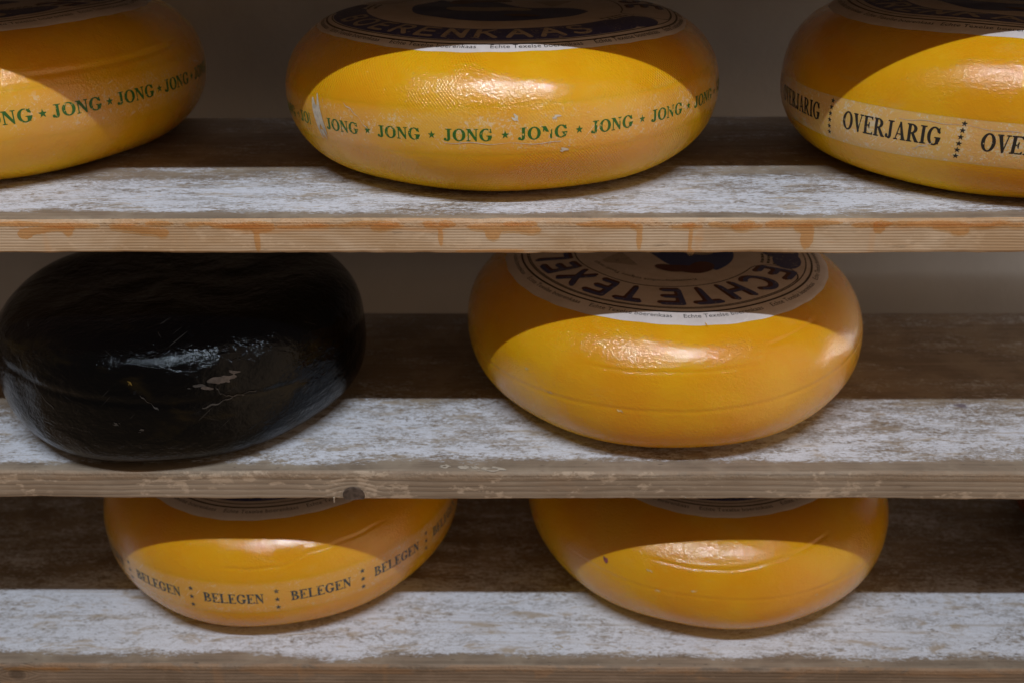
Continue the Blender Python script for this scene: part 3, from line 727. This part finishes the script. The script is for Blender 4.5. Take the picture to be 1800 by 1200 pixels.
# B: middle of the top shelf
rb = rind_material('yellow_rind_cloth', seed=1.1, weave=.26, gloss=.165)
b, wb = make_wheel('B', .1732, .1121, 2.18, -.0185, .183, Z1, 'wide yellow cheese wheel with green JONG lettering between two others on top shelf', rb, 22, .85, R_(161), RADB,
                   creases=(dent(.3, .235, .0008, .2, .012),))
tl = -.0052
cutB = lambda X, Y: ((X > -.12) & (X < .58) & (Y < .60 - .15 * X)) | ((X > .42) & (X < .95) & (Y > .72))
wd_ = [('w', 'JONG', -6.5 + 16.45 * k, .2054, .0080, ({'cut': cutB} if k == 1 else {})) for k in range(-2, 6)] + [('s', '', 1.7 + 16.45 * k, .2056, .0058, {}) for k in range(-2, 5)]
wd_ += [('w', 'JONG', -52.5, .2054, .0080, {'cut': lambda X, Y: X > .1}), ('s', '', -59.5, .2056, .0058, {}), ('w', 'JONG', -68, .2054, .008, {})]
print_band(wb, b, rind_material('jong_band_middle', seed=1.1, weave=.14, gloss=.19, speck=.85), .1865, .2205, tl, wd_, green, wob=0.)
blob_patch(wb, b, -48.2, .2050, .013, .027, pale, 'torn_patch', 6, .0004, .1, -.1)
blob_patch(wb, b, -46.6, .2170, .006, .009, pale, 'torn_patch', 9, .0006)
for dg, s, wd2, ht, sd in ((4, .1945, .006, .005, 1), (13, .1945, .009, .003, 2), (15, .2165, .009, .0035, 14)):
    blob_patch(wb, b, dg, s, wd2, ht, pale, 'scuff', sd, .0005, .2, .12)
hair(wb, b, [(-38, .1925), (-34, .199), (-31, .208)], .0006, pale, 'scratch')
hair(wb, b, [(-12, .2115), (0, .2112), (14, .2112)], .0005, pale, 'scratch')

# C: right of the top shelf
rc = rind_material('yellow_rind_right', seed=6.4, gloss=.155)
c, wc = make_wheel('C', .171, .1178, 2.35, .3776, .1611, Z1, 'yellow cheese wheel with black OVERJARIG lettering on a broad pale band', rc, 23, .8357, R_(118), RAD)
wd_ = [('w', 'OVERJARIG', -48.3 + 33.0 * k, .2158, .0122, {'sq': .665}) for k in range(-1, 3)]
for k in range(-1, 3): wd_ += [('s', '', -64.6 + 33.0 * k + (-.15 * i), .2050 + .0046 * i, .0046, {}) for i in range(6)]
print_band(wc, c, rind_material('overjarig_band', seed=6.4, speck=1., crisp=.9, gloss=.28), .2010, .2340, 0, wd_, blackp)
hair(wc, c, [(-42, .2262), (-39, .2225), (-37.5, .2200)], .0008, pale, 'scratch')
hair(wc, c, [(-46, .207), (-34, .206), (-20, .2075)], .0004, crumb, 'scratch')

# D: black wheel
bm = black_material()
d, wdk = make_wheel('D', .1499, .1098, 2.87, -.2895, .1313, Z2, 'glossy black waxed cheese wheel with scratches and scuffs on the middle shelf', bm, 24, dent_=.0016, group='cheese wheels on the rack shelves',
                    creases=(dent(R_(36), .150, .0022, .10, .018), dent(R_(5), .160, .0018, .25, .014), groove(lambda t: .172 + .012 * t, .0011, .003, -.9, .9), dent(R_(60), .17, .002, .12, .03), dent(R_(-35), .17, .002, .10, .03)))
pink = plain('bared_scuff', (.058, .047, .043), .5, .25, 320, .5); grey = plain('grey_scratch', (.034, .033, .033), .5, .3, 300, .4); ochre = plain('ochre_spot', (.16, .10, .015), .4, .3)
blob_patch(wdk, d, 26.5, .1618, .027, .007, pink, 'scuff', 41, .0004, .16)
blob_patch(wdk, d, 21, .1632, .014, .0035, grey, 'scuff', 47, .0004, .1)
blob_patch(wdk, d, 29.5, .1612, .016, .006, pink, 'scuff', 43, .0005, .15)
hair(wdk, d, [(25.5, .166), (26.5, .172), (29, .176), (33, .1775)], .0011, grey, 'scratch')
hair(wdk, d, [(21, .181), (26, .1795), (31, .1765), (36.5, .1765)], .0012, grey, 'scratch')
hair(wdk, d, [(5, .166), (7, .172), (9.5, .1785)], .0013, grey, 'scratch')
hair(wdk, d, [(-32, .16), (-28, .169), (-22, .182)], .0009, grey, 'scratch')
hair(wdk, d, [(-38, .150), (-35, .158), (-31, .163)], .0008, grey, 'scratch')
blob_patch(wdk, d, 2.5, .1567, .0035, .003, ochre, 'spot', 3, .0004)
for dg, s, sd in ((-3, .189, 1), (4, .194, 5)): blob_patch(wdk, d, dg, s, .005, .003, grey, 'scuff', sd, .0004, .4)

# E: plain wheel with upside-down label
re_ = rind_material('yellow_rind_plain', seed=8.8, gloss=.165, smear=.2)
e, we = make_wheel('E', .1688, .1167, 2.24, .1187, .1618, Z2, 'unbanded yellow cheese wheel with its round paper label in view, right of the black wheel', re_, 25, .816, R_(-27), dict(RAD, rimph=8.),
                   creases=(groove(lambda t: .2040 - .0045 * np.sin(t) - .007 * t * t * (t > 0), .00035, .0014, -1.3, 1.3), groove(lambda t: .1735 - .006 * t + .0003 * np.sin(t * 17), .0004, .0012, -.45, .3, .08), groove(lambda t: .158 - .02 * (t - .45), .0007, .0018, .42, .75, .05), dent(.17, .187, .0010, .12, .012)))
blob_patch(we, e, 6.0, .1368, .0016, .004, yellow, 'label_nick', 3, .0007)
chalk = plain('chalky_scuff', (.72, .52, .24), .5, .15, 300, .3)
for dg, s, sd in ((-44, .193, 2), (-36, .205, 4), (-17, .207, 6)): blob_patch(we, e, dg, s, .005, .0022, chalk, 'scuff', sd, .0003)

# F, G: bottom shelf
rf = rind_material('yellow_rind_belegen', base=(.73, .365, .007), seed=4.9, gloss=.185)
f, wf = make_wheel('F', .1692, .115, 2.62, -.2362, .1868, Z3, 'yellow cheese wheel with blue BELEGEN lettering on the bottom shelf', rf, 26, .80, R_(168), dict(RAD, rimph=0.), creases=(groove(lambda t: .1768 - .060 * np.clip(t - .2, 0, .14) - .010 * np.clip(t - .34, 0, 1) + .0004 * np.sin(t * 33), .0006, .0013, -.1, .75, .08),))
wd_ = [('w', 'BELEGEN', -3.2 + 25.1 * k, .2055, .0094, {'sq': .765}) for k in range(-2, 4)]
for k in range(-1, 4): wd_ += [('s', '', -15.8 + 25.1 * k, .1990 + .0085 * i, .0054, {}) for i in range(3)]
print_band(wf, f, rind_material('belegen_band', base=(.73, .365, .007), seed=4.9, speck=.75, crisp=.45), (.1885), .2225, 0, wd_, bluep, wob=0.)
rg_ = rind_material('yellow_rind_spot', seed=2.7, gloss=.185, smear=.18)
g, wg = make_wheel('G', .1722, .113, 2.17, .1751, .184, Z3, 'yellow cheese wheel with a small purple spot and no print on the bottom shelf', rg_, 27, .73, R_(175), dict(RAD, rimph=8.),
                   creases=(groove(lambda t: .1722 - .026 * np.clip(t + .05, 0, 1) + .0003 * np.sin(t * 21), .0007, .0013, -.42, .55, .08), groove(lambda t: .1975 + .0004 * np.sin(t * 9), .0003, .0013, -.9, .9)))
purple = plain('purple_stain', (.30, .07, .12), .5, .3, 300)
blob_patch(wg, g, -38.5, .1866, .0075, .006, purple, 'spot', 13, .0004)
for dg, s, sd, wd2 in ((-12, .192, 2, .006), (24, .203, 4, .003), (-25, .182, 6, .006), (-22, .198, 7, .006)): blob_patch(wg, g, dg, s, wd2, .002, chalk, 'scuff', sd, .0003)
# H: wheel just reaching into the frame
make_wheel('H', .172, .12, 2.3, .660, .19, Z3, 'dark reddish cheese wheel barely peeking in at the lower right edge', rind_material('orange_rind', base=(.17, .034, .008), deep=(.12, .022, .006), seed=5.5), 28, .8, 0., RAD)
